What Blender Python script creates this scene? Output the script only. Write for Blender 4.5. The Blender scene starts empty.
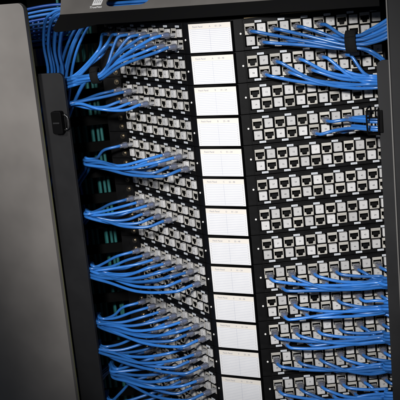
# Close-up of a rack of angled patch panels with blue patch cables.
# Built in centimetres, converted to metres at the end.
import bpy, bmesh, math, random
from mathutils import Vector, Matrix
random.seed(7)
sc = bpy.context.scene
C = sc.collection
V = Vector
RAD = math.radians

# ------------------------------------------------------------------ camera model (solved from the photograph)
CAM = V((57.85, -127.17, -4.73))
YAW, PITCH, ROLL, F = -0.44744, -0.24853, -0.09621, 996.1
def cam_axes():
    cy, sy, cp, sp = math.cos(YAW), math.sin(YAW), math.cos(PITCH), math.sin(PITCH)
    fwd = V((sy*cp, cy*cp, sp)); right = V((cy, -sy, 0)); up = right.cross(fwd)
    cr, sr = math.cos(ROLL), math.sin(ROLL)
    return cr*right + sr*up, -sr*right + cr*up, fwd
AX, AY, AZ = cam_axes()
def at(px, py, Y):
    """point of the place seen at photo pixel (px, py) on the vertical plane y = Y"""
    d = AX*((px-200)/F) - AY*((py-200)/F) + AZ
    return CAM + d*((Y-CAM.y)/d.y)

# ------------------------------------------------------------------ materials
def mat(name, col, rough=.5, metal=0., spec=.5, noise=0., nscale=60., bump=0., bscale=400., trans=0., coat=0., alpha=1.):
    m = bpy.data.materials.new(name); m.use_nodes = True
    nt = m.node_tree; b = nt.nodes['Principled BSDF']
    b.inputs['Base Color'].default_value = (*col, 1)
    b.inputs['Roughness'].default_value = rough
    b.inputs['Metallic'].default_value = metal
    b.inputs['Specular IOR Level'].default_value = spec
    b.inputs['Transmission Weight'].default_value = trans
    b.inputs['Coat Weight'].default_value = coat
    b.inputs['Alpha'].default_value = alpha
    tc = nt.nodes.new('ShaderNodeTexCoord')
    if noise:
        n = nt.nodes.new('ShaderNodeTexNoise'); n.inputs['Scale'].default_value = nscale; n.inputs['Detail'].default_value = 6
        nt.links.new(tc.outputs['Object'], n.inputs['Vector'])
        r = nt.nodes.new('ShaderNodeMapRange'); r.inputs['From Min'].default_value = .3; r.inputs['From Max'].default_value = .7
        r.inputs['To Min'].default_value = 1-noise; r.inputs['To Max'].default_value = 1+noise
        nt.links.new(n.outputs['Fac'], r.inputs['Value'])
        mx = nt.nodes.new('ShaderNodeVectorMath'); mx.operation = 'SCALE'; mx.inputs[0].default_value = col
        nt.links.new(r.outputs[0], mx.inputs['Scale']); nt.links.new(mx.outputs[0], b.inputs['Base Color'])
        r2 = nt.nodes.new('ShaderNodeMapRange'); r2.inputs['To Min'].default_value = max(.05, rough-.12); r2.inputs['To Max'].default_value = min(1, rough+.12)
        nt.links.new(n.outputs['Fac'], r2.inputs['Value']); nt.links.new(r2.outputs[0], b.inputs['Roughness'])
    if bump:
        n2 = nt.nodes.new('ShaderNodeTexNoise'); n2.inputs['Scale'].default_value = bscale; n2.inputs['Detail'].default_value = 3
        nt.links.new(tc.outputs['Object'], n2.inputs['Vector'])
        bp = nt.nodes.new('ShaderNodeBump'); bp.inputs['Strength'].default_value = bump; bp.inputs['Distance'].default_value = .0005
        nt.links.new(n2.outputs['Fac'], bp.inputs['Height']); nt.links.new(bp.outputs[0], b.inputs['Normal'])
    return m
def vary(m, amt):
    """small brightness difference from object to object"""
    nt = m.node_tree; b = nt.nodes['Principled BSDF']
    oi = nt.nodes.new('ShaderNodeObjectInfo')
    r = nt.nodes.new('ShaderNodeMapRange'); r.inputs['To Min'].default_value = 1-amt; r.inputs['To Max'].default_value = 1+amt*.6
    nt.links.new(oi.outputs['Random'], r.inputs['Value'])
    s = nt.nodes.new('ShaderNodeVectorMath'); s.operation = 'SCALE'
    lk = b.inputs['Base Color'].links
    if lk: nt.links.new(lk[0].from_socket, s.inputs[0])
    else: s.inputs[0].default_value = b.inputs['Base Color'].default_value[:3]
    nt.links.new(r.outputs[0], s.inputs['Scale']); nt.links.new(s.outputs[0], b.inputs['Base Color'])

M = dict(
    plate=mat('black_powder_coat', (.0032, .0032, .0035), .5, spec=.13, noise=.25, nscale=80, bump=.25, bscale=1500),
    gloss=mat('black_plastic', (.0018, .0018, .002), .6, spec=.06),
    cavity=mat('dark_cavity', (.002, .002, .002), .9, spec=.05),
    jack=mat('jack_plastic', (.37, .355, .325), .40, noise=.08, nscale=150),
    tile=mat('tile_plastic', (.45, .445, .445), .40, noise=.06, nscale=150),
    ink=mat('printed_ink', (.06, .06, .07), .6),
    faint=mat('faint_ink', (.28, .28, .31), .7),
    line=mat('ruled_line', (.36, .38, .45), .7),
    strip=mat('label_strip', (.50, .53, .56), .5),
    paper=mat('card_paper', (.61, .61, .625), .55, noise=.03, nscale=40),
    head=mat('card_header', (.61, .575, .53), .55),
    cord=mat('blue_cord', (.024, .138, .44), .30, spec=.55, noise=.08, nscale=70, bump=.06, bscale=250),
    cord2=mat('deep_blue_cord', (.012, .07, .33), .38, spec=.5, noise=.1, nscale=70),
    teal=mat('teal_cord', (.018, .115, .112), .45, noise=.15, nscale=50),
    boot=mat('clear_boot', (.46, .47, .53), .18, trans=.82, spec=.5, noise=.05, nscale=200),
    plug=mat('clear_plug', (.80, .82, .88), .16, trans=.7, spec=.6, noise=.02, nscale=200),
    wire=mat('plug_wires', (.35, .30, .22), .4, noise=.2, nscale=800),
    gold=mat('contact_gold', (.6, .42, .15), .3, metal=1),
    screw=mat('screw_steel', (.45, .38, .28), .32, metal=1, noise=.15, nscale=300),
    rivet=mat('pale_rivet', (.75, .74, .72), .4),
    door=mat('grey_door_paint', (.165, .153, .144), .55, metal=.0, noise=.15, nscale=11, bump=.12, bscale=1200),
    edge=mat('pale_edge', (.10, .10, .055), .5),
    tray=mat('tray_paint', (.115, .107, .10), .5, noise=.08, nscale=30, bump=.1, bscale=1200),
    post=mat('charcoal_post', (.0125, .0125, .0135), .55, spec=.22, noise=.12, nscale=25, bump=.1, bscale=1200),
    steel=mat('brushed_steel', (.10, .10, .10), .38, metal=1, noise=.15, nscale=200),
    tan=mat('tan_edge', (.28, .20, .10), .5, noise=.2, nscale=60),
    void=mat('cabinet_black', (.002, .002, .002), .9, spec=.05, noise=.3, nscale=20),
    velcro=mat('hook_and_loop', (.005, .005, .005), .9, spec=.2, noise=.4, nscale=600, bump=.8, bscale=2500),
    rim=mat('pale_rim', (.13, .125, .12), .4),  # paler strip along the inner edge of the right door
    logo=mat('white_print', (.72, .72, .72), .5),
    logoi=mat('grey_print', (.30, .30, .31), .5),
)
vary(M['cord'], .34); vary(M['tile'], .2); vary(M['jack'], .2); vary(M['cord2'], .3); vary(M['teal'], .3)

# ------------------------------------------------------------------ mesh helpers
class MB:
    def __init__(s): s.bm = bmesh.new(); s.mats = []
    def mi(s, m):
        if m not in s.mats: s.mats.append(m)
        return s.mats.index(m)
    def box(s, x0, x1, y0, y1, z0, z1, m, bev=0.):
        k = s.mi(m)
        vs = [s.bm.verts.new(p) for p in ((x0,y0,z0),(x1,y0,z0),(x1,y1,z0),(x0,y1,z0),(x0,y0,z1),(x1,y0,z1),(x1,y1,z1),(x0,y1,z1))]
        fs = [s.bm.faces.new([vs[i] for i in q]) for q in ((0,3,2,1),(4,5,6,7),(0,1,5,4),(1,2,6,5),(2,3,7,6),(3,0,4,7))]
        for f in fs: f.material_index = k
        if bev:
            es = list({e for f in fs for e in f.edges})
            r = bmesh.ops.bevel(s.bm, geom=es, offset=bev, segments=2, profile=.6, affect='EDGES', clamp_overlap=True)
            for f in r['faces']: f.material_index = k; f.smooth = True
            vs = list({v for f in r['faces'] for v in f.verts})
        return vs
    def prism(s, pts, z0, z1, m, axis='z', bev=0.):
        """extrude an outline: axis z -> pts are (x,y); axis y -> pts are (x,z); axis x -> pts are (y,z)"""
        k = s.mi(m)
        def mk(p, h):
            return {'z': (p[0], p[1], h), 'y': (p[0], h, p[1]), 'x': (h, p[0], p[1])}[axis]
        a = [s.bm.verts.new(mk(p, z0)) for p in pts]; b = [s.bm.verts.new(mk(p, z1)) for p in pts]
        n = len(pts)
        fs = [s.bm.faces.new(a), s.bm.faces.new(b[::-1])]
        for i in range(n): fs.append(s.bm.faces.new((a[i], b[i], b[(i+1) % n], a[(i+1) % n])))
        for f in fs: f.material_index = k
        bmesh.ops.recalc_face_normals(s.bm, faces=fs)
        if bev:
            es = list({e for f in fs[:2] for e in f.edges})
            r = bmesh.ops.bevel(s.bm, geom=es, offset=bev, segments=2, profile=.6, affect='EDGES', clamp_overlap=True)
            for f in r['faces']: f.material_index = k
        return a+b
    def loft(s, rings, m, caps=True, smooth=True):
        k = s.mi(m)
        rs = [[s.bm.verts.new(p) for p in r] for r in rings]; n = len(rings[0]); out = []
        for a, b in zip(rs, rs[1:]):
            for i in range(n):
                f = s.bm.faces.new((a[i], a[(i+1) % n], b[(i+1) % n], b[i])); f.smooth = smooth; f.material_index = k; out.append(f)
        if caps:
            for r in (rs[0][::-1], rs[-1]):
                f = s.bm.faces.new(r); f.material_index = k; out.append(f)
        bmesh.ops.recalc_face_normals(s.bm, faces=out)
    def cyl(s, c, axis, r, h, m, n=14, r2=None):
        c = V(c); d = V(axis).normalized(); u = d.orthogonal().normalized(); w = d.cross(u); r2 = r if r2 is None else r2
        s.loft([[c + (u*math.cos(t)+w*math.sin(t))*rr + d*hh for t in [2*math.pi*i/n for i in range(n)]] for rr, hh in ((r, 0), (r2, h))], m)
    def tube(s, pts, r, m, n=10, rend=None):
        """round cord through a list of points"""
        T = [(pts[min(i+1, len(pts)-1)]-pts[max(i-1, 0)]).normalized() for i in range(len(pts))]
        u = T[0].orthogonal().normalized(); rings = []
        for i, p in enumerate(pts):
            u = (u - T[i]*u.dot(T[i])).normalized(); w = T[i].cross(u)
            rings.append([p + (u*math.cos(t)+w*math.sin(t))*r for t in [2*math.pi*j/n for j in range(n)]])
        s.loft(rings, m)
    def quad(s, x0, x1, z0, z1, y, m):
        k = s.mi(m)
        f = s.bm.faces.new([s.bm.verts.new(p) for p in ((x0,y,z0),(x1,y,z0),(x1,y,z1),(x0,y,z1))]); f.material_index = k
    def text(s, txt, x, z, y, size, m, align='CENTER', th=.0):
        """flat lettering facing -y with its centre (or left end) at x, z"""
        cu = bpy.data.curves.new('t', 'FONT'); cu.body = txt; cu.size = size; cu.align_x = align; cu.align_y = 'CENTER'
        cu.resolution_u = 2; cu.offset = th
        o = bpy.data.objects.new('t', cu); C.objects.link(o)
        bpy.context.view_layer.update()
        me = o.to_mesh(); k = s.mi(m)
        vs = [s.bm.verts.new((x+v.co.x, y, z+v.co.y)) for v in me.vertices]
        for p in me.polygons:
            try:
                f = s.bm.faces.new([vs[i] for i in p.vertices]); f.material_index = k
            except ValueError: pass
        o.to_mesh_clear(); bpy.data.objects.remove(o); bpy.data.curves.remove(cu)
    def mesh(s, name):
        me = bpy.data.meshes.new(name); s.bm.to_mesh(me); s.bm.free()
        for m in s.mats: me.materials.append(m)
        return me
def link(name, me, parent=None, loc=(0,0,0), rz=0.):
    o = bpy.data.objects.new(name, me); C.objects.link(o); o.location = loc; o.rotation_euler = (0, 0, rz)
    if parent: o.parent = parent
    return o
def tag(o, label, cat, group=None, kind=None):
    o['label'] = label; o['category'] = cat
    if group: o['group'] = group
    if kind: o['kind'] = kind
    return o
def empty(name, loc, label, cat, group=None):
    return tag(link(name, None, None, loc), label, cat, group)
def spline(ctrl, seg=8):
    """centripetal-ish Catmull-Rom through the control points"""
    P = [ctrl[0]*2-ctrl[1]] + list(ctrl) + [ctrl[-1]*2-ctrl[-2]]; out = []
    for i in range(1, len(P)-2):
        p0, p1, p2, p3 = P[i-1:i+3]
        d = max((p2-p1).length, 1e-4)
        t1 = (p2-p0)*(d/((p2-p1).length+(p1-p0).length+1e-6)); t2 = (p3-p1)*(d/((p3-p2).length+(p2-p1).length+1e-6))
        n = max(3, min(seg*2, int(d*1.4)+2))
        for k in range(n):
            t = k/n
            out.append(p1*(2*t**3-3*t*t+1)+t1*(t**3-2*t*t+t)+p2*(-2*t**3+3*t*t)+t2*(t**3-t*t))
    out.append(P[-2]); return out
ORD = ['topmost','second','third','fourth','fifth','sixth','seventh','eighth','ninth','tenth','eleventh','twelfth','thirteenth','fourteenth','fifteenth']
ORD1 = ['first']+ORD[1:]

# ------------------------------------------------------------------ patch panels
H = 4.445; PITCH_U = 1.598; ROWZ = 1.63; NP = 15
AR, AL = .4676, .5536                 # wing angles
DR, DL = 4.073, 2.518                 # fold to first / last module
Z0 = -14.93                           # top of the first panel
ROW1 = -16.40 - Z0                    # upper row height below panel top
OR_, OL = V((2.398, 0, 0)), V((-2.398, 0, 0))
UR, NR = V((math.cos(AR), math.sin(AR), 0)), V((math.sin(AR), -math.cos(AR), 0))
UL, NL = V((-math.cos(AL), math.sin(AL), 0)), V((-math.sin(AL), -math.cos(AL), 0))
def wing_u(side, col): return DR + col*PITCH_U if side == 'R' else DL + (11-col)*PITCH_U
def port(side, col, row, n=0.):
    """world offset inside a panel of module (col,row), n cm out of the wing face"""
    u = wing_u(side, col); o, uu, nn = (OR_, UR, NR) if side == 'R' else (OL, UL, NL)
    p = o + uu*u + nn*n; p.z = ROW1 - row*ROWZ
    return p
RZ = {'R': AR, 'L': -AL}

def jack_mesh():
    b = MB(); w, h = .71, .765; m = M['jack']
    # face frame with a keyed opening: wide slot above, narrow latch notch below
    f0, f1 = .04, .12
    zt, zm, zb = .33, -.26, -.62; ow, nw = .61, .30
    b.box(-w, w, f0, f1, zt, h, m, .05)                       # upper land
    b.box(-w, -ow, f0, f1, zb, zt, m); b.box(ow, w, f0, f1, zb, zt, m)
    b.prism([(-ow, zm), (-nw-.10, zm), (-nw, zb), (-ow, zb)], f0+.01, f1, m, 'y')
    b.prism([(ow, zm), (ow, zb), (nw, zb), (nw+.10, zm)], f0+.01, f1, m, 'y')
    b.box(-w, w, f0, f1, -h, zb, m, .04)
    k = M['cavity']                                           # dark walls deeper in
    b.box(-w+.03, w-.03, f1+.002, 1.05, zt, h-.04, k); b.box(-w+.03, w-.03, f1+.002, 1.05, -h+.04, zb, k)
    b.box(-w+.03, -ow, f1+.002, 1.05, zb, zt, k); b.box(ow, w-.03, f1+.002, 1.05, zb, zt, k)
    for i in range(8):
        x = -.36+i*.103
        b.box(x-.018, x+.018, .55, .8, zt-.12, zt-.05, M['gold'])
    b.box(-.17, .17, f0-.03, f0-.001, .42, .56, m)            # small raised nib above the opening
    return b.mesh('jack')
def tile_mesh(num):
    b = MB(); w, h = .585, .62
    b.box(-w, w, -.17, .5, -h, h, M['tile'], .07)
    b.box(-w+.08, w-.08, -.173, -.1705, -h+.08, h-.08, M['tile'])
    b.text(str(num), 0, -.02, -.178, .34, M['ink'], th=.006)
    return b.mesh('number_tile')
def strip_mesh(v):
    b = MB(); rnd = random.Random(v)
    b.box(-.47, .47, -.06, .12, -.15, .15, M['strip'], .02)
    x = -.36
    while x < .34:
        w = rnd.uniform(.05, .11)
        b.quad(x, x+w, -.08+rnd.uniform(-.01, .01), .08+rnd.uniform(-.02, .01), -.063, M['faint']); x += w+.045
    return b.mesh('port_label')
def faceplate_mesh():
    b = MB(); ht = 4.33; P = M['plate']
    eu, ul = wing_u('R', 11)+1.0, wing_u('L', 0)+1.0
    def w2(side, u, n):
        o, uu, nn = (OR_, UR, NR) if side == 'R' else (OL, UL, NL)
        q = o+uu*u+nn*n; return (q.x, q.y)
    # back skin following the V-shape, wells 1.1 cm deep behind the modules
    fr = [w2('R', 2.95, 0), w2('R', 2.95, -1.1), w2('R', eu, -1.1), (w2('R', eu, -1.1)[0]+.2, 12.3), (24.3, 12.3), (24.3, 12.7)]
    bk = [w2('R', eu, -1.5), (0, 1.6), w2('L', ul, -1.5)]
    fl = [(-24.3, 12.7), (-24.3, 12.3), (w2('L', ul, -1.1)[0]-.2, 12.3), w2('L', ul, -1.1), w2('L', 1.55, -1.1), w2('L', 1.55, 0), (-2.55, .10), (2.35, .75), w2('R', 1.5, .0)]
    b.prism(fr+[(20.5, 12.7), (0, 2.9), (-20.2, 12.7)]+fl, -ht, 0, P)
    # wing grids: rails above, between and below the two rows, uprights between the modules
    for side in 'RL':
        o, uu, nn = (OR_, UR, NR) if side == 'R' else (OL, UL, NL)
        u0 = 2.95 if side == 'R' else 1.55
        u1 = eu if side == 'R' else ul
        m0 = wing_u(side, 0 if side == 'R' else 11)-PITCH_U/2
        def slab(ua, ub, n0, n1, z0, z1, m, bev=0.):
            vs = b.box(ua, ub, n0, n1, z0, z1, m, bev)
            for v in vs:
                q = o+uu*v.co.x+nn*v.co.y; v.co = V((q.x, q.y, v.co.z))
        zc1, zc2 = ROW1, ROW1-ROWZ
        slab(u0, u1, -1.099, .02, zc1+.80, -.002, P)                 # top rail
        slab(u0, u1, -1.099, .02, -ht+.002, zc2-.80, P)              # bottom rail
        slab(m0, u1-.2, -1.099, -.02, zc2+.785, zc1-.785, P)           # rail between rows
        slab(u0, m0, -1.099, .02, zc2-.799, zc1+.799, P)             # side bars
        slab(u1-.2, u1, -1.099, .02, zc2-.799, zc1+.799, P)
        for k in range(1, 12):
            u = m0+k*PITCH_U
            slab(u-.028, u+.028, -1.098, -.03, zc2-.798, zc2+.784, P); slab(u-.028, u+.028, -1.098, -.03, zc1-.784, zc1+.798, P)
        # raised lip along the top, bottom and fold edge of the wing
        slab(m0-.15, u1, .021, .16, -.13, -.03, P, .02); slab(m0-.15, u1, .021, .16, -ht+.03, -ht+.12, P, .02)
        slab(m0-.27, m0-.15, .021, .16, -ht+.03, -.03, P, .02)
    bmesh.ops.recalc_face_normals(b.bm, faces=b.bm.faces)
    return b.mesh('faceplate')
def holder_mesh():
    b = MB(); x0, x1 = -2.48, 4.06; z0, z1 = -4.30, -.09
    b.prism([(x0, .02), (x1, .02), (x1, .90), (2.40, .74), (x0, .09)], z0, z1, M['gloss'])
    return b.mesh('card_holder')
def card_mesh(letter, rng, first):
    b = MB(); x0, x1, zt, zb = -2.40, 4.00, -.20, -4.18; y = -.03; w = x1-x0
    b.box(x0, x1, y, .016, zb, zt-.72, M['paper']); b.box(x0, x1, y, .016, zt-.72+.0005, zt, M['head'])
    yy = y-.004
    b.text('Patch Panel', x0+.62, zt-.42, yy, .34, M['faint'], 'LEFT', .008)
    b.text(letter, x0+3.15, zt-.42, yy, .34, M['faint'], 'LEFT', .008); b.text(rng, x0+4.05, zt-.42, yy, .34, M['faint'], 'LEFT', .008)
    n = 12; top = zt-.78; st = (top-(zb+.14))/n
    for i in range(n+1):
        z = top-i*st; b.quad(x0+.42, x1-.42, z-.022, z+.022, yy, M['line'])
    b.quad(x0+w/2-.018, x0+w/2+.018, top-n*st, top, yy-.002, M['line'])
    for i in range(n):
        z = top-(i+.5)*st
        b.text(str(first+i), x0+.29, z, yy, .17, M['faint'], th=.006); b.text(str(first+n+i), x1-.27, z, yy, .17, M['faint'], th=.006)
    return b.mesh('label_card')
def screw_mesh():
    b = MB()
    b.cyl((0, 0, 0), (0, -1, 0), .42, .10, M['screw'], 16); b.cyl((0, -.10, 0), (0, -1, 0), .34, .16, M['screw'], 16, .22)
    b.box(-.17, .17, -.275, -.262, -.03, .03, M['cavity']); b.box(-.03, .03, -.278, -.263, -.17, .17, M['cavity'])
    return b.mesh('screw')
def rivet_mesh():
    b = MB(); b.cyl((0, 0, 0), (0, -1, 0), .19, .05, M['plate'], 14, .19); b.cyl((0, -.05, 0), (0, -1, 0), .165, .09, M['rivet'], 14, .11); b.box(-.08, .08, -.143, -.1405, -.015, .015, M['cavity']); return b.mesh('rivet')
JM, FM, HM, SM, RM = jack_mesh(), faceplate_mesh(), holder_mesh(), screw_mesh(), rivet_mesh()
STR = [strip_mesh(i) for i in range(4)]
panel_notes = [
 'topmost, cables fanning out of both wings under the tray',
 'second from top, left wing empty, right wing cabled',
 'third from top, few blue cables at its far left end',
 'fourth from top, only four cables at its right end',
 'fifth from top, cables only on the left wing',
 'sixth from top, empty between two panels cabled at left',
 'seventh from top, cables in far half of left wing',
 'eighth from top, no cables plugged in at all',
 'ninth from top, both wings full of blue cables',
 'tenth from top, left wing empty, right partly cabled',
 'eleventh from top, both wings full of cables',
 'twelfth from top, left wing only partly cabled',
 'thirteenth from top, the last whole card visible',
 'fourteenth from top, at the bottom picture edge',
 'lowest, below the bottom picture edge']
def make_panel(z, letter, second, note):
    root = empty('patch_bay', (0, 0, z), 'black angled patch panel, '+note, 'patch panel', 'angled patch panels stacked in the rack')
    link('faceplate', FM, root)
    hold = link('card_holder', HM, root)
    cd_ = link('label_card', card_mesh(letter, '25 - 48' if second else '01 - 24', 25 if second else 1), hold)
    cd_.rotation_euler = (0, random.uniform(-.006, .006), 0); cd_.location = (random.uniform(-.03, .03), 0, random.uniform(-.02, .02))
    return root
protos = {}
def ports_into(root, second):
    first = 25 if second else 1
    for side in 'LR':
        for row in (0, 1):
            for col in range(12):
                isj = (col % 2 == row)
                n = first + (0 if side == 'L' else 12) + (col//2)*2 + row
                if isj: m_ = link('jack', JM, root, port(side, col, row), RZ[side])
                else: m_ = link('number_tile', tiles[n], root, port(side, col, row), RZ[side])
                if side == 'L': m_.scale = (.9, 1, .88) if isj else (.86, 1, .9)
            for k in range(6):
                c = 2*k+(.75 if row == 0 else .35)
                p = port(side, c, row, .03); p.z += .95 if row == 0 else -.98
                link('port_label', STR[(k+row) % 4], root, p, RZ[side])
    q = OR_+UR*2.75+NR*.03; link('rivet', RM, root, (q.x, q.y, -2.0), AR)
    q = OL+UL*.95+NL*.0; link('rivet', RM, root, (q.x, q.y, -2.4), -AL)
    for sx in (-1, 1):
        for zz in (-.75, -2.15, -3.6): link('screw', SM, root, (sx*21.85, 12.3, zz))
tiles = {n: tile_mesh(n) for n in range(1, 49)}
zs = [Z0-i*H for i in range(NP)]
for i in range(NP):
    r = make_panel(zs[i], 'ABCDEFGH'[i//2], i % 2 == 1, panel_notes[i])
    if i < 2:
        ports_into(r, i == 1); protos[i] = [c for c in r.children if not c.name.startswith(('faceplate', 'card_holder'))]
    else:
        for ch in protos[i % 2]:
            c = ch.copy(); C.objects.link(c); c.parent = r

# ------------------------------------------------------------------ plugs and patch cables
def plug_mesh():
    b = MB()
    b.box(-.50, .50, -.95, .30, -.24, .16, M['plug'], .04)           # clear body, mouth of the socket at y=0
    b.box(-.10, .10, -.80, .10, -.47, -.26, M['plug'], .03)          # latch
    for i in range(4): b.box(-.34+i*.2, -.24+i*.2, -.7, .2, -.06, .04, M['wire'])
    return b.mesh('plug')
def boot_mesh():
    b = MB(); rings = []
    for y, w, h in ((-.80, .51, .38), (-1.15, .51, .38), (-1.3, .45, .35), (-1.7, .36, .33), (-2.15, .29, .285)):
        ring = []
        for k in range(16):
            t = 2*math.pi*k/16; c, s_ = math.cos(t), math.sin(t); e = .55
            ring.append((w*math.copysign(abs(c)**e, c), y, -.04+h*math.copysign(abs(s_)**e, s_)))
        rings.append(ring)
    b.loft(rings, M['boot'])
    b.box(-.2, .2, -1.45, -.82, .345, .43, M['boot'], .03); b.box(-.2, .2, -1.45, -.82, -.51, -.42, M['boot'], .03)
    return b.mesh('boot')
PM, BM = plug_mesh(), boot_mesh()
RC = .232
def jit(a): return V((random.uniform(-a, a), random.uniform(-a, a), random.uniform(-a, a)))
def cable(side, i, col, row, ctrl, mat_=None):
    """patch cable plugged into panel i, module (col,row); ctrl = further points of the place"""
    base = V((0, 0, zs[i])) + port(side, col, row) + V((0, 0, -.14))
    nn = NR if side == 'R' else NL
    k = (col//2)+1 if side == 'R' else 6-(col//2)
    lab = 'blue patch cable in %s socket from the cards, %s row, %s wing of %s panel' % (ORD1[k-1], ('upper', 'lower')[row], ('left', 'right')[side == 'R'], ORD[i])
    root = empty('patch_cable', base, lab, 'cable', 'blue patch cables plugged into the panels')
    link('plug', PM, root, rz=RZ[side]); link('boot', BM, root, rz=RZ[side])
    pts = [base+nn*.95, base+nn*1.8, base+nn*2.3] + list(ctrl)
    pts = [p-base for p in spline(pts)]
    b = MB(); b.tube(pts, RC, mat_ or M['cord']); link('cord', b.mesh('cord'), root)
    return root
def P0(side, i, col, row, n=0.): return V((0, 0, zs[i])) + port(side, col, row, n) + V((0, 0, -.14))

# --- right wing: each cord turns to the right, droops and runs across the wing to the manager
right = {
 8: ([0, 2, 4, 6, 8, 10], [1, 3, 5, 7, 9], .0), 9: ([2, 6, 8, 10], [1, 3, 5, 7, 9], .1),
 10: ([0, 2, 4, 6, 8, 10], [1, 3, 5, 7, 9], -.2), 11: ([0, 2, 4, 6, 8, 10], [5, 7, 9], -.4), 12: ([0, 2, 4, 6, 8, 10], [1, 3, 5, 7, 9], -.5),
 13: ([0, 4, 6, 10], [1, 5], -.3), 1: ([2, 4, 6, 8], [1, 3, 5, 7], .3),
}
YC = {1: 80, 8: 280, 9: 306, 10: 335, 11: 366, 12: 394, 13: 421}
def right_run(i, tops, bots, dz):
    lst = sorted([(c, 0) for c in tops]+[(c, 1) for c in bots])
    n = len(lst); nl = (n+2)//3
    for k, (c, r) in enumerate(lst):
        p = P0('R', i, c, r); u = wing_u('R', c)
        lay = k % 3; lev = k//3
        end = at(385, YC[i], 4.6+.56*lay); end.z += (lev-(nl-1)/2)*.50 - .2*lay
        uE = 21.8; rem = uE-u
        pts = [p+NR*3.0+UR*.5+V((0, 0, -.16))]
        if rem > 4:
            for f in ((.30, .62, .85) if rem > 10 else (.4, .75)):
                q = OR_+UR*(u+rem*f)+NR*(3.1+.38*lay+f*1.2*(2-lay)*.5)
                g = 1-(1-f)**2.2; q.z = p.z*(1-g)+end.z*g-.25*(1-f)+random.uniform(-.22, .22); pts.append(q)
            pts.append(end)
        else:
            pts.append(p+NR*3.4+UR*1.9+V((0, 0, -.8)))
            end = V((26.2, 6.0, p.z-1.7)); pts.append(end)
        pts += [end+V((3, .2, .1)), end+V((7, 1.4, -.4)), end+V((9.5, 3, -3)), end+V((10, 3.5, -9))]
        cable('R', i, c, r, pts)
for i, (t, b_, dz) in right.items(): right_run(i, t, b_, dz)

# panel 0 right wing: gathered by a hook-and-loop tie, then lifted over the end of the manager
tieR = at(352, 42, 3.2)
lst = [(0, 0), (1, 1), (2, 0), (3, 1), (4, 0), (5, 1), (6, 0), (7, 1)]
slots = [V((0, -.30, -.85)), V((0, .25, -.95)), V((0, -.42, -.28)), V((0, .15, -.35)), V((0, -.36, .28)), V((0, .2, .25)), V((0, -.2, .85)), V((0, .35, .8))]
for k, (c, r) in enumerate(lst):
    p = P0('R', 0, c, r); s = slots[k]*.96; u = wing_u('R', c); rem = 16.5-u
    pts = [p+NR*3.05+UR*.5+V((0, 0, -.05))]
    if rem > 5: q = p+UR*(rem*.45)+NR*3.5; q.z = p.z*.5+(tieR.z+s.z)*.5+.15; pts.append(q)
    pts += [tieR+s-V((.9, .0, 0)), tieR+s+V((.9, 0, 0))]
    if k in (0, 1):      # slack ones fall away below the tie
        pts += [tieR+s+V((2.6, .5, -.6-.3*k)), V((24.8, 2.5+k*.5, tieR.z-3.1-.4*k)), V((26, 3.5, tieR.z-8)), V((26.3, 4, tieR.z-14))]
    else:
        e = at(388, 19+(7-k)*3.6, 3.0)
        pts += [tieR*.6+e*.4+s*.6+V((0, 0, -.35)), e, e+V((3, 1, 2.2)), e+V((5, 2.5, 6))]
    cable('R', 0, c, r, pts)
# panel 3 right wing: two pairs through the ring on the manager cover
for k, (c, r, ey) in enumerate([(5, 1, 130), (6, 0, 122), (7, 1, 127.5), (8, 0, 119.5)]):
    p = P0('R', 3, c, r); e = at(376, ey, 1.2+.5*(k > 1))
    pts = [p+NR*3.0+UR*.5]
    q = p+UR*2.2+NR*3.6; q.z = p.z*.5+e.z*.5; pts.append(q)
    pts += [e-V((3.5, -.9, -.1)), e, e+V((3, 1.5, -.3)), e+V((4.5, 5, -3)), e+V((5, 6, -9))]
    cable('R', 3, c, r, pts)

# --- left wing: cords leave the boots towards the left, gather, bend round into the manager
def left_run(i, tops, bots, bend, back, spread=.55, mid=None):
    lst = sorted([(c, r) for c in tops for r in (0,)]+[(c, 1) for c in bots])
    n = len(lst)
    for k, (c, r) in enumerate(lst):
        p = P0('L', i, c, r)
        f = k/(max(1, n-1))               # 0 far end .. 1 next to the cards
        lay = k % 3; lev = k//3; nl = (n+2)//3
        off = V((0, -.30-.56*lay+.4, -(lev-(nl-1)/2)*spread*.9 + (0.14 if lay == 1 else -.05)))
        tgt = bend+off+V((-.25*lay, 0, 0))
        a = p+NL*4.0+V((-1.0, .0, -.30-.2*r))
        pts = [a]
        d = tgt-a
        if d.length > 9:
            q = a+d*.36+V((0, -1.0*(.4+f), -.15)); q.z = a.z+d.z*.58-.15; pts.append(q)
            q = a+d*.74+V((0, -.8*(.3+f), 0)); q.z = a.z+d.z*.93+.18*f; pts.append(q)
        elif d.length > 4:
            pts.append(a+d*.5+V((0, -.4, -.2)))
        pts = [pts[0]]+[q_+jit(.24) for q_ in pts[1:]]
        pts.append(tgt+jit(.12))
        pts += [bend+off+V((-1.7, 1.4+.2*lay, -.15)), bend+off*.9+V((-3.2, 3.8, -.7))]+[bend+off*.8+b for b in back]
        cable('L', i, c, r, pts)
bk = [V((-5.5, 7.5, -2.5)), V((-10.5, 11, -7)), V((-13.5, 13, -14))]
left_run(2, [0, 2], [1, 3, 5], at(74, 104, 3.0), [V((-6, 6, -2)), V((-10, 10, -8))])
left_run(4, [0, 8, 10], [5, 7, 9, 11], at(92, 163, 2.0), bk, .62)
left_run(6, [0, 2, 4], [1, 3, 5, 7], at(92, 215, 2.6), bk, .5)
left_run(8, [0, 2, 4, 6, 8, 10], [1, 3, 5, 7, 9, 11], at(97, 271, 2.2), bk, .55)
left_run(10, [0, 2, 4, 6, 8, 10], [3, 5, 7, 9, 11], at(104, 323, 2.2), bk, .55)
left_run(11, [2, 4, 8, 10], [3, 9, 11], at(104, 350, 1.6), bk, .6)
left_run(12, [0, 2, 4, 6, 8, 10], [5, 7, 9, 11], at(118, 373, 2.2), bk, .55)
left_run(13, [0, 4, 8, 10], [3, 9], at(112, 401, 2.0), bk, .5)
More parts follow.
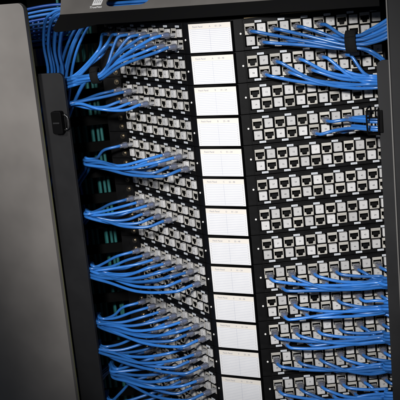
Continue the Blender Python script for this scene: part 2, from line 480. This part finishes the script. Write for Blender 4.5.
# panel 0 left wing: gathered by a hook-and-loop tie
tieL = at(96, 75.5, 1.6)
lst = [(0, 0), (1, 1), (2, 0), (4, 0), (5, 1), (6, 0), (7, 1), (8, 0), (9, 1), (10, 0), (11, 1)]
dirL = (at(62, 80, 1.0)-tieL).normalized()
upL = V((.45, 0, 1)).normalized()
for k, (c, r) in enumerate(lst):
    p = P0('L', 0, c, r); lay = k % 3; lev = k//3
    s = upL*(.66-.46*lev)+V((0, .40-.46*lay, .08*(lay == 1)))
    a = p+NL*3.3+V((-.55, 0, -.28-.1*r)); d = tieL+s-a
    pts = [a]
    if d.length > 9: pts += [a+d*.5+V((-.1, -.5, .25))]
    if k in (0, 1, 2):       # slack ones miss the tie
        yy = 3.2+.5*k
        wx, wy, yy = ((99, 49, 3.4), (101, 56, 2.9), (106, 45, 2.5))[k]
        pts = [p+NL*2.9, at(wx, wy, yy), at(84-k, 67+3*k, yy), at(72, 77+2*k, yy), at(60, 80+2*k, yy)]
        pts += [pts[-1]+V((-4, 1.5, -2)), pts[-1]+V((-7, 3, -7))]
        cable('L', 0, c, r, pts); continue
    pts += [tieL+s-dirL*1.0, tieL+s+dirL*.9]
    if k in (4, 7): pts += [tieL+s+V((-3.8, 1, -2.5)), tieL+s+V((-8, 3.5, -7)), tieL+s+V((-13, 6, -13))]
    else:
        e = at(60, 78, 2.2)+V((0, .5*lay, -.54*lev+.15*lay))
        pts += [e, e+V((-3, .6, 0)), e+V((-5.5, 2.5, -1)), e+V((-6.5, 5, -6))]
    cable('L', 0, c, r, pts)

# ties
def tie(name, c, axis, ry, rz_, width, lab, th=.14):
    root_axis = axis.normalized(); b = MB()
    up = (V((0, 0, 1))-root_axis*root_axis.z).normalized(); dp = root_axis.cross(up)
    N = 24
    def ring(a, b_, t): return [dp*math.cos(2*math.pi*k/N)*a+up*math.sin(2*math.pi*k/N)*b_+root_axis*t for k in range(N)]
    w = width/2
    b.loft([ring(ry, rz_, -w), ring(ry+th, rz_+th, -w), ring(ry+th, rz_+th, w), ring(ry, rz_, w), ring(ry, rz_, -w)], M['velcro'], caps=False)
    # overlapped free end of the strap
    b.loft([ring(ry+th, rz_+th, -w+.06)[2:9]+ring(ry+th*1.9, rz_+th*1.9, -w+.06)[2:9][::-1], ring(ry+th, rz_+th, w-.06)[2:9]+ring(ry+th*1.9, rz_+th*1.9, w-.06)[2:9][::-1]], M['velcro'])
    o = link(name, b.mesh(name), None, c)
    return tag(o, lab, 'cable tie', 'black hook-and-loop ties round cable bundles')
tie('cable_tie', tieR, V((1, 0, .05)), .85, 1.35, 1.5, 'black hook-and-loop tie round the cables at the upper right')
tie('cable_tie', tieL, -dirL, .86, 1.08, 1.25, 'black hook-and-loop tie round the tilted bundle at the upper left')

# ------------------------------------------------------------------ loose background cords
def cord(name, pts, m, lab, grp, r=RC, cat='cable'):
    b = MB(); p0 = pts[0]; b.tube([p-p0 for p in spline(pts, 10)], r, m)
    o = link(name, b.mesh(name), None, p0); return tag(o, lab, cat, grp)
# teal cords hanging behind the left manager
for k, (x, dp_) in enumerate([(-33.2, 0), (-32.5, .5), (-31.9, 0), (-30.9, .6), (-30.2, .1), (-29.3, .4), (-28.6, 0), (-34.9, .5)]):
    cord('teal_cable', [V((x+.5, 17.2+dp_, -5)), V((x+.3*math.sin(k), 17.2+dp_, -28)), V((x+.2*math.cos(k*2), 17.2+dp_, -52)), V((x+.3*math.sin(k*3), 17.2+dp_, -78)), V((x, 17.2+dp_, -95))],
         M['teal'], 'teal cable hanging behind the left cable manager, %s of the teal ones from the left' % ORD1[[7,0,1,2,3,4,5,6].index(k)], 'teal cables hanging behind the left manager', .26)
# deep blue cords going down inside the left manager
for k in range(9):
    x = -40.5+k*.78; y = 15.4+(k % 3)*.6; s = random.uniform(-1, 1)
    cord('hanging_blue_cable', [V((x+1, y, -14)), V((x+s, y, -30)), V((x-s*.8, y, -48)), V((x+s*.9, y, -66)), V((x-s, y, -96))],
         M['cord2'], 'dark blue cable inside the left manager between its fingers, %s from the left' % ORD1[k], 'blue cables inside the left manager')
# cords from under the tray looping over and down at the upper left
for k in range(10):
    t = k/9; y = 5.5+(k % 3)*.62; zz = -11.9-.36*(k % 5)-.15*(k//5)
    x = -30.2+.62*(k % 5)+.15*(k//5)
    cord('looping_cable', [V((26, y+1, zz+.5)), V((4, y+1.2, zz)), V((-16, y+.6, zz+.1)), V((-23-.3*k*.4, y, zz+.15)), V((x+1.6, y-.2, zz-1.1)), V((x, y, zz-5)), V((x-.2+.2*math.sin(k), y+.4, -22)), V((x-3.5, y+1.5, -28)), V((x-7, y+3, -38))],
         M['cord'], 'blue cable looping down from tray to behind the left cover, %s of ten' % ORD1[k], 'blue cables looping down at the upper left')
for k in range(10):
    y = 8.6+(k % 2)*.7; zz = -10.2-.62*k
    cord('fanned_cable', [V((-10, y, -12.2-.12*k)), V((-22, y, -12.3-.22*k)), V((-29, y-.4, zz-.6*0-1.3)), V((-37, y-1, zz-2.2)), V((-46, y-1, zz-4.5))],
         M['cord2'] if k % 3 == 0 else M['cord'], 'blue cable fanning out behind the grey door corner, %s from the top' % ORD1[k], 'blue cables fanning out behind the door top')
for k in range(4):
    x = -28.3+.62*k; y = 6.5+.5*(k % 2)
    cord('arched_cable', [V((x+9, y+1, -13.0)), V((x+5.0, y+.3, -14.0)), V((x+2.2, y, -17)), V((x+.1, y, -21)), V((x-1.6, y+.4, -26)), V((x-5, y+2, -33)), V((x-9, y+3, -44))],
         M['cord'], 'blue cable arching down beneath left end of the tray, %s from the left' % ORD1[k], 'blue cables arching from beneath the tray')
for k in range(5):
    y = 9.5+.6*(k % 2); x = 21.5+.5*k
    cord('upper_right_cable', [V((12, y, -10.2-.4*k)), V((18, y, -10.8-.4*k)), V((x+1, y, -12.2-.5*k)), V((x+4, y, -15.5-.5*k)), V((x+6, y, -24))],
         M['cord2'], 'dark blue cable above the upper right panel corner, %s from the left' % ORD1[k], 'dark blue cables at the upper right corner')

# ------------------------------------------------------------------ horizontal cable tray at the top
root = empty('cable_tray', (0, 0, -14.6), 'grey and black horizontal cable tray with a white logo, above the topmost panel', 'cable tray')
b = MB()
def outline(sx=1):
    return [(-23.0, 0.), (24.5, 0.), (24.5, 1.9), (-22.3, 1.9)]
# front lip, the upright face's shade put into its black, hooked at the left end
pts = [(-22.6, 2.02), (24.8, 2.02), (24.8, .12), (-23.3, .12)]
hook = [(-23.3+0, .12)]
arc = [(-24.1+.75*math.cos(t), .1+.55*math.sin(t)) for t in [math.pi*1.5-math.pi*.0-k*math.pi/8*1.0 for k in range(0, 9)]]
poly = [(24.8, 2.02), (24.8, .32), (-17, .24), (-21.5, -.42)]+[( -24.0+.62*math.cos(t), -.02+.5*math.sin(t)) for t in [RAD(270-20*k) for k in range(0, 8)]]+[(-23.1, 2.02)]
b.prism(poly, 0, .35, M['gloss'], 'y', .05)
link('front_lip', b.mesh('front_lip'), root)
# sloped grey face with oblong slots (polygons round each slot in the plane, thickened)
ang = RAD(40)
def slope_pt(x, s, n=0.):  # s = distance up the slope
    return V((x, .02+s*math.cos(ang)-n*math.sin(ang)*-1*0+n*math.sin(ang)*0 - n*math.sin(ang), 2.04+s*math.sin(ang)+n*math.cos(ang)))
b = MB(); km = b.mi(M['tray'])
slotdef = [(-14.7, -10.0), (2.6, 8.6)]
S0, S1 = 0., 7.2
sl0, sl1 = .95, 3.4
def strip_poly(poly):
    top = [b.bm.verts.new(slope_pt(x, s, 0)) for x, s in poly]; bot = [b.bm.verts.new(slope_pt(x, s, -.22)) for x, s in poly]
    n = len(poly); fs = [b.bm.faces.new(top), b.bm.faces.new(bot[::-1])]
    for i in range(n): fs.append(b.bm.faces.new((top[i], bot[i], bot[(i+1) % n], top[(i+1) % n])))
    for f in fs: f.material_index = km
    bmesh.ops.recalc_face_normals(b.bm, faces=fs)
xs = [-23.1]
def cap(xc, side, r, sc):
    return [(xc+side*r*math.cos(t), sc+r*math.sin(t)) for t in [RAD(-90+15*k) for k in range(13)]]
cuts = []
prev = None
r_ = (sl1-sl0)/2; sc_ = (sl0+sl1)/2
# lower and upper bands plus webs between the slots with rounded ends
edge_x = [-24.3, slotdef[0][0], slotdef[0][1], slotdef[1][0], slotdef[1][1], 24.8]
strip_poly([(-23.1, S0), (24.8, S0), (24.8, sl0), (-23.4, sl0)])
strip_poly([(-24.2, sl1), (24.8, sl1), (24.8, S1), (-25.6, S1)])
strip_poly([(-23.4, sl0)]+[(slotdef[0][0], sl0)]+[(slotdef[0][0]-r_*math.cos(t), sc_+r_*math.sin(t)) for t in [RAD(-75+15*k) for k in range(11)]]+[(slotdef[0][0], sl1), (-24.2, sl1)])
def rcap(x): return [(x+r_*math.cos(t), sc_+r_*math.sin(t)) for t in [RAD(-75+15*k) for k in range(11)]]
def lcap(x): return [(x-r_*math.cos(t), sc_+r_*math.sin(t)) for t in [RAD(-75+15*k) for k in range(11)]]
for xa, xb in ((slotdef[0][1], slotdef[1][0]), ):
    strip_poly([(xa, sl0), (xb, sl0)]+lcap(xb)+[(xb, sl1), (xa, sl1)]+rcap(xa)[::-1])
strip_poly([(slotdef[1][1], sl0), (24.8, sl0), (24.8, sl1), (slotdef[1][1], sl1)]+rcap(slotdef[1][1])[::-1])
link('sloped_face', b.mesh('sloped_face'), root)
# logo: white square with a small grey emblem and the word below it
b = MB()
def on_slope(v):
    return slope_pt(v.x, v.z, .012-v.y*1.0)
b.quad(-18.15, -16.6, 1.42, 3.4, 0, M['logo'])
for k in range(4): b.quad(-17.95+.32*k, -17.75+.32*k, 1.75, 2.95, -.006, M['logoi'])
for k in range(3): b.quad(-17.97, -16.78, 1.80+.42*k, 1.90+.42*k, -.009, M['logo'])
b.text('TrueNet', -17.35, 1.0, -.001, .58, M['logo'], th=.012)
for v in b.bm.verts: v.co = on_slope(v.co.copy())
link('logo', b.mesh('logo'), root)
b = MB()
for ua, ub, zz in ((3.4, 7.6, -.26), (8.4, 20.5, -.14)):
    vs = b.box(ua, ub, -.6, -.25, -.31, zz, M['tan'])
    for v in vs: q = OR_+UR*v.co.x+NR*v.co.y; v.co = V((q.x, q.y, v.co.z))
link('rear_edge', b.mesh('rear_edge'), root)
b = MB(); b.box(-17, 24.5, .36, 8.9, .36, .46, M['gloss']); link('tray_floor', b.mesh('tray_floor'), root)
b = MB(); b.box(-21, 24, 8.95, 9.3, -.9, 3.0, M['plate']); link('rear_wall', b.mesh('rear_wall'), root)

# ------------------------------------------------------------------ vertical cable managers
def rrect(x0, x1, z0, z1, r, corners='tl tr bl br'):
    out = []
    for cx, cz, a0, nm in ((x1-r, z1-r, 0, 'tr'), (x0+r, z1-r, 90, 'tl'), (x0+r, z0+r, 180, 'bl'), (x1-r, z0+r, 270, 'br')):
        if nm in corners: out += [(cx+r*math.cos(RAD(a0+t)), cz+r*math.sin(RAD(a0+t))) for t in range(0, 91, 15)]
        else: out.append({'tr': (x1, z1), 'tl': (x0, z1), 'bl': (x0, z0), 'br': (x1, z0)}[nm])
    return out
def latch(parent, x, z, s):
    """black hinge block with a steel clip on its inner side; s = +1 when the inner side is to the right"""
    b = MB(); b.prism(rrect(-.95, .85, -1.75, 1.75, .35), -.95, 0, M['gloss'], 'y', .12)
    b.box(-.62, .5, -1.10, -.955, -.14, .1, M['post'], .03)
    l = link('latch', b.mesh('latch'), parent, (x, -.02, z))
    c = MB(); k = s
    for zz in (-1.15, 1.0): c.cyl((k*1.3, -.45, zz), (0, 0, 1), .18, .3, M['steel'], 12)
    c.tube(spline([V((k*.9, -.5, 1.15)), V((k*1.4, -.55, 1.1)), V((k*1.75, -.5, .7)), V((k*1.75, -.5, -.7)), V((k*1.4, -.55, -1.1)), V((k*.9, -.5, -1.15))]), .11, M['steel'], 8)
    c.tube([V((k*1.3, -.45, -1.2)), V((k*1.3, -.45, 1.25))], .09, M['gloss'], 8)
    link('clip', c.mesh('clip'), l)
def manager(sx, lab):
    root = empty('cable_manager', (sx*26, 0, -21.3), lab, 'cable manager', 'vertical cable managers beside the panels')
    b = MB()
    out = rrect(-28.35, -24.0, -85, -21.2, .9, 'tr')
    out = [((x if sx < 0 else -x)-sx*26, z+21.3) for x, z in out]
    b.prism(out, 0, .6, M['post'], 'y', .06)
    link('cover', b.mesh('cover'), root)
    for i in range(15):
        z = zs[i]-H*.5+21.3-.3
        b = MB()
        pr = [(-sx*26*0 + sx*(-2.2+0), 13.2)]
        xa, xb = sx*(22.9-26), sx*(41.5-26)
        b.prism([(xa, 15.9), (xb, 6.6), (xb, 6.0), (xa, 15.3)], z-.9, z+.7, M['void'])
        link('finger', b.mesh('finger'), root)
    b = MB(); b.box(-.4, .4, 4, 22, -66, 12, M['void']); link('side_wall', b.mesh('side_wall'), root, (sx*(44-26), 0, 0))
    return root
ml = manager(-1, 'black vertical cable manager at left, dark fingers behind its charcoal cover and latch')
mr = manager(1, 'black vertical cable manager at right, narrow cover strip and wire ring')
lp = at(58.5, 122.5, -.5); latch(ml, lp.x+26, lp.z+21.3, 1)
# right: open wire ring round the passing cords
b = MB(); rc = at(375.5, 120, 1.0)
for dx in (-.75, .75):
    b.tube(spline([V((dx, -1.0, 1.7)), V((dx*1.05, -1.25, .9)), V((dx, -1.25, -.9)), V((dx, -1.0, -1.7)), V((dx, .6, -1.8)), V((dx, 1.0, -.5)), V((dx, 1.0, .6)), V((dx, .6, 1.75)), V((dx, -1.0, 1.7))]), .13, M['gloss'], 8)
for zz in (1.5, .55, -1.65): b.tube([V((-.75, -1.15, zz)), V((.85, -1.1, zz))], .12, M['gloss'], 8)
b.box(.6, 1.3, -1.05, .0, -1.5, 1.5, M['gloss'], .1)
link('wire_ring', b.mesh('wire_ring'), mr, (rc.x-26, rc.y-.2, rc.z+21.3))

# ------------------------------------------------------------------ doors
root = empty('cabinet_door', (-45, -1, -50), 'large plain grey door panel at the left, bright at the top and dark below', 'door')
b = MB()
out = [(x+45, z+50) for x, z in rrect(-75, -28.15, -90, -10.4, 1.1, 'tr')]
b.prism(out, -.75, 0, M['door'], 'y', .07)
link('panel', b.mesh('panel'), root)
b = MB(); out = [(x+45, z+50) for x, z in rrect(-70, -28.07, -90, -10.55, 1.1, 'tr')]
b.prism(out, .003, .14, M['edge'], 'y'); link('edge_trim', b.mesh('edge_trim'), root)
root = empty('cabinet_door', (32, -3, -50), 'dark charcoal door edge at the right with a thin pale rim', 'door')
b = MB(); b.box(26.55-32, 52-32, 0, 1.2, -40, 60, M['post'], .12); link('panel', b.mesh('panel'), root)
b = MB(); b.box(26.38-32, 26.546-32, -.02, .95, -40, 60, M['rim'], .03); link('rim', b.mesh('rim'), root)

# ------------------------------------------------------------------ cabinet shell behind
root = empty('equipment_cabinet', (0, 30, -90), 'black inside of the equipment cabinet behind the panels and cables', 'cabinet')
b = MB(); b.box(-75, 60, 42, 43, -20, 110, M['void']); bw = link('background', b.mesh('background'), None, (0, 0, -90)); bw['kind'] = 'structure'
b = MB(); b.box(-75, 60, 10, 42, 88, 89, M['void']); link('roof_panel', b.mesh('roof_panel'), root, (0, -30, 0))
for sx in (-1, 1):
    b = MB(); b.box(-1.6, 1.6, -17.25, -15.5, -10, 76, M['plate']); link('rail', b.mesh('rail'), root, (sx*23, 0, 0))

# ------------------------------------------------------------------ light
w = bpy.data.worlds.new('World'); sc.world = w; w.use_nodes = True
w.node_tree.nodes['Background'].inputs[0].default_value = (.75, .85, 1, 1); w.node_tree.nodes['Background'].inputs[1].default_value = .075
def aim(o, tgt): o.rotation_euler = (V(tgt)-o.location).to_track_quat('-Z', 'Y').to_euler()
def spot(name, loc, tgt, radius, power, angle, blend, col=(1, .97, .93)):
    l = bpy.data.lights.new(name, 'SPOT'); l.shadow_soft_size = radius; l.energy = power; l.color = col
    l.spot_size = RAD(angle); l.spot_blend = blend
    o = bpy.data.objects.new(name, l); C.objects.link(o); o.location = loc; aim(o, tgt); return o
spot('flash_lamp', (36, -152, 27), (1, 5, -42), .075, 205, 30, .95, (1, .985, .965))
spot('added_door_spot', (-60, -114, 38), (-51, -1, -8), .10, 84, 34, .75, (1, .98, .95))  # added spot, brightens the upper left door and the tray's left end

# ------------------------------------------------------------------ camera, units
for me in bpy.data.meshes: me.transform(Matrix.Scale(.01, 4))
for o in bpy.data.objects: o.location = o.location*.01
cd = bpy.data.cameras.new('camera'); cam = bpy.data.objects.new('camera', cd); C.objects.link(cam)
R = Matrix((AX, AY, -AZ)).transposed().to_4x4()
cam.matrix_world = Matrix.Translation(CAM*.01) @ R
cd.sensor_width = 36; cd.lens = F/400*36; cd.dof.use_dof = True; cd.dof.focus_distance = 1.42; cd.dof.aperture_fstop = 20; cd.clip_start = .01; cd.clip_end = 50
sc.camera = cam
sc.view_settings.view_transform = 'Standard'; sc.view_settings.look = 'None'; sc.view_settings.exposure = 0; sc.view_settings.gamma = 1
